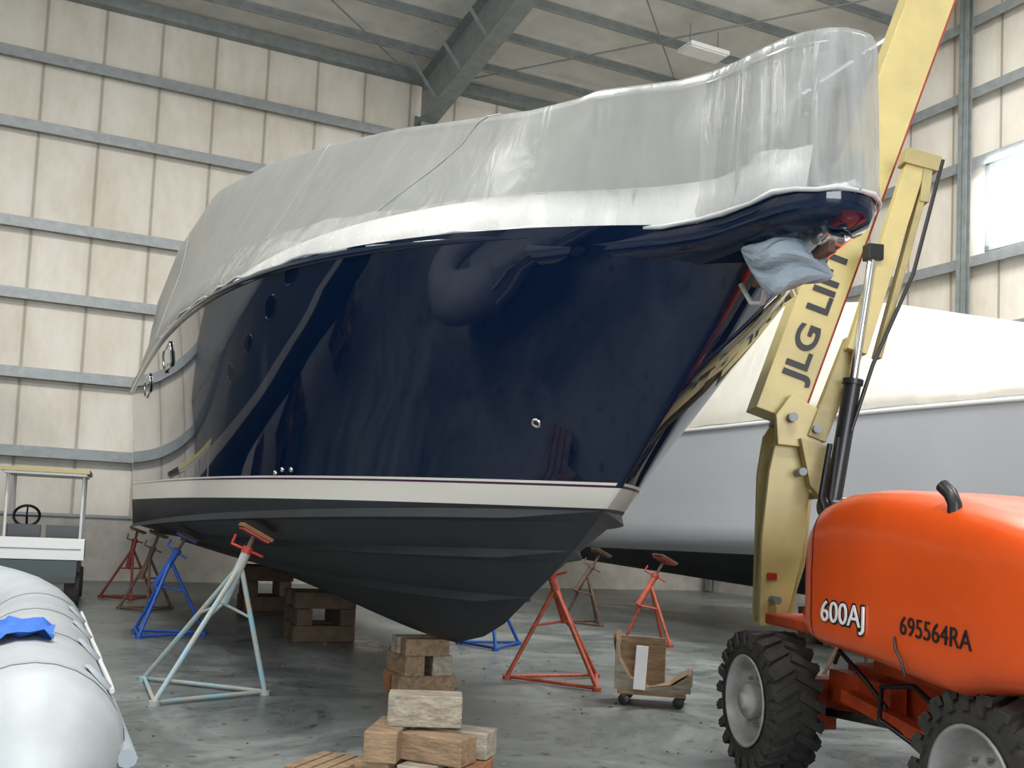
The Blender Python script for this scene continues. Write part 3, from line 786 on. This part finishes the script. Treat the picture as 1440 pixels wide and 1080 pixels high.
# ------------------------------------------------------------ inflatable dinghy
DM=frame(-1.47,3.4,-65.4)
dg=empty('inflatable_dinghy',DM)
b=B(); r=.27; zc=.86; hw=.62
yr=-.06; yl=yr-2*hw
xs=[.42,.3,0,-.5,-1,-1.5,-2,-2.5]
right=[Vector((x,yr,zc)) for x in xs]
arc=[]
for i in range(1,16):
    an=math.pi*i/16; arc.append(Vector((-2.5-1.0*math.sin(an),yr-hw+hw*math.cos(an),zc+.12*math.sin(an))))
left=[Vector((x,yl,zc)) for x in xs[::-1]]
full=[Vector((.74,yr,zc-.05)),Vector((.58,yr,zc-.03))]+right+arc+left+[Vector((.58,yl,zc-.03)),Vector((.74,yl,zc-.05))]
rr=[.07,.17]+[r]*(len(full)-4)+[.17,.07]; rr[2]=.245; rr[-3]=.245
b.tube(full,rr,'hyp',28)
for x in (.28,-.6,-1.5,-2.4):
    for y_ in (yr,yl): b.lathe([(r+.002,-.02),(r+.004,0),(r+.002,.02)],(x,y_,zc),(1,0,0),'hyp2',28)
b.tube([p+Vector((0,r,0)) for p in right],.03,'hyp2',8)
pts=[]
for i in range(60):
    x=.2-i*.045; pts.append(Vector((x,yr+(r+.012)*math.cos(.62)+.012*abs(math.sin(i*.21)),zc+(r+.012)*math.sin(.62)-.02*abs(math.sin(i*.21)))))
b.tube(pts,.009,'rope',6)
for x in (.1,-.6,-1.3,-2.0): b.lathe([(.07,0),(.06,.012),(0,.014)],(x,yr+r*math.cos(.75),zc+r*math.sin(.75)),(0,math.cos(.75),math.sin(.75)),'hyp2',14)
rows=[]
for x in [.35-.1-i*.25 for i in range(14)]:
    t=max(0,(-2.3-x)/1.0); w_=hw*(1-t*t)*.9
    rows.append([Vector((x,yr-hw-w_,zc-.12)),Vector((x,yr-hw-w_*.5,zc-.26+t*.1)),Vector((x,yr-hw,zc-.40+t*.25)),Vector((x,yr-hw+w_*.5,zc-.26+t*.1)),Vector((x,yr-hw+w_,zc-.12))])
b.grid(rows,'hyp2')
b.grid([[Vector((p.x,p.y,zc-.1)) for p in rw] for rw in rows],'hyp')
b.box((.25,yr-hw,zc-.05),(.05,2*hw-.3,.5),'hyp2')
b.box((-.9,yr-hw,zc+.08),(.28,2*hw-.2,.05),'hyp2')
b.obj('tubes',parent=dg)
b=B()
rows=[]
for i in range(9):
    rr_=[]
    for j in range(11):
        an=1.2+j*.13; x=-.22-i*.06-.02*j
        rad=r+.025+.018*math.sin(i*1.7+j)+.012*math.sin(j*2.1-i)
        rr_.append(Vector((x,yr+math.cos(an)*rad-.05,zc+math.sin(an)*rad)))
    rows.append(rr_)
b.grid(rows,'blue'); b.obj('blue_tarp',parent=dg)
b=B()
for y_ in (yr-.1,yl+.1):
    b.beam((.4,y_,.45),(-3.0,y_,.45),.06,.1,'steelD')
    for x in (-.2,-2.0): b.box((x,y_,.56),(.4,.14,.12),'black')
for x in (.3,-1.2,-2.9): b.beam((x,yl+.1,.45),(x,yr-.1,.45),.06,.08,'steelD')
for y_ in (yr+.0,yl-.0):
    b.lathe([(0,-.08),(.15,-.08),(.26,-.07),(.28,0),(.26,.07),(.15,.08),(0,.08)],(-1.2,y_,.28),(0,1,0),'rubber',28); b.lathe([(0,-.085),(.14,-.09),(.14,.09),(0,.085)],(-1.2,y_,.28),(0,1,0),'rim',20)
for x in (.2,-2.9): b.tube([(x,yr-hw,.42),(x,yr-hw,0)],.03,'steelD',8)
b.obj('trailer',parent=dg,bevel=.005)

# ------------------------------------------------------------ golf cart (seen from its rear)
b=B()
b.box((0,.9,2.17),(1.30,1.9,.07),'cream'); b.box((0,.9,2.12),(1.22,1.8,.05),'white')
for x in (-.56,.56):
    b.tube([(x,.25,.95),(x,.20,2.14)],.025,'white',8); b.tube([(x,1.75,.9),(x,1.45,2.14)],.025,'white',8)
b.box((0,-.28,.93),(1.30,.05,.34),'white'); b.box((-.63,.05,.93),(.04,.66,.30),'white'); b.box((.63,.05,.93),(.04,.66,.30),'white'); b.box((0,.05,.80),(1.26,.66,.04),'black')
b.box((0,-.31,.93),(1.2,.01,.02),'steel')
b.box((0,0,.58),(1.12,.7,.34),'green'); b.box((0,1.0,.42),(1.15,1.5,.10),'green'); b.box((0,.65,.62),(1.15,.55,.35),'green')
b.box((-.29,.62,.86),(.54,.5,.12),'black'); b.box((.29,.62,.86),(.54,.5,.12),'black')
b.box((-.29,.40,1.14),(.5,.1,.30),'black'); b.box((.29,.40,1.14),(.5,.1,.30),'black')
b.prism([(-.56,1.5,.4),(-.56,2.2,.45),(-.56,2.2,.7),(-.56,1.85,.95),(-.56,1.55,.95)],(1.12,0,0),'green')
for x in (-.5,.5):
    for y_ in (.05,1.85):
        b.lathe([(0,-.1),(.12,-.1),(.14,-.11),(.26,-.11),(.28,-.07),(.285,0),(.28,.07),(.26,.11),(.14,.11),(.12,.1),(0,.1)],(x,y_,.285),(1,0,0),'rubber',28)
        b.lathe([(0,.1),(.13,.105),(.13,-.105),(0,-.1)],(x,y_,.285),(1,0,0),'rim',20)
b.box((0,-.34,.45),(1.1,.04,.1),'black'); b.box((.45,-.31,.62),(.12,.03,.08),'red'); b.box((-.45,-.31,.62),(.12,.03,.08),'red')
sw=[]
for i in range(25):
    an=2*math.pi*i/24; sw.append((-.32+.2*math.cos(an),1.2+.08*math.sin(an),1.42+.17*math.sin(an)))
b.tube(sw,.024,'black',8,cap=False); b.tube([(-.32,1.2,1.42),(-.32,1.55,.95)],.02,'black',8); b.tube([sw[0],sw[12]],.016,'black',6); b.tube([sw[6],(-.32,1.2,1.42)],.016,'black',6)
b.obj('golf_cart',frame(-7.42,16.35,21),bevel=.012)

# ------------------------------------------------------------ light
w=bpy.data.worlds.new('world'); scn.world=w; w.use_nodes=True
bg=w.node_tree.nodes['Background']; bg.inputs[0].default_value=(.85,.92,1,1); bg.inputs[1].default_value=1.6
def area(name,a_,b_,z,sx,sy,e,rot=(0,0,0),col=(1,.99,.97)):
    l=bpy.data.lights.new(name,'AREA'); l.shape='RECTANGLE'; l.size=sx; l.size_y=sy; l.energy=e; l.color=col
    o=bpy.data.objects.new(name,l); scn.collection.objects.link(o)
    o.matrix_world=RM@Matrix.Translation((a_,b_,z))@Matrix.Rotation(rot[0],4,'X')@Matrix.Rotation(rot[1],4,'Y')
for (a_,b_,e_) in ((7,14.5,2100),(19,14.5,1400),(31,12,1300),(7,27,1500),(19,27,1400),(31,27,1300)):
    area('overhead_fill',a_,b_,roofz(b_)-.9,6,2,e_)  # unseen lamps under a closed roof, added for even overhead fill
for (a_,b_) in ((7,17),(20,17)):
    area('ceiling_fill',a_,b_,11.2,4,1.5,480,(math.radians(180),0,0))  # unseen up-facing lamps, added to lighten the ceiling
area('door_fill',20.5,41.5,4.2,12,7.5,3000,(math.radians(-90),0,0),(.90,.95,1))  # area lamp added at the unseen doorway as front fill
area('window_daylight',.3,11.5,8.9,1.8,3.8,250,(0,math.radians(90),0),(.95,.97,1))
print('OK built')
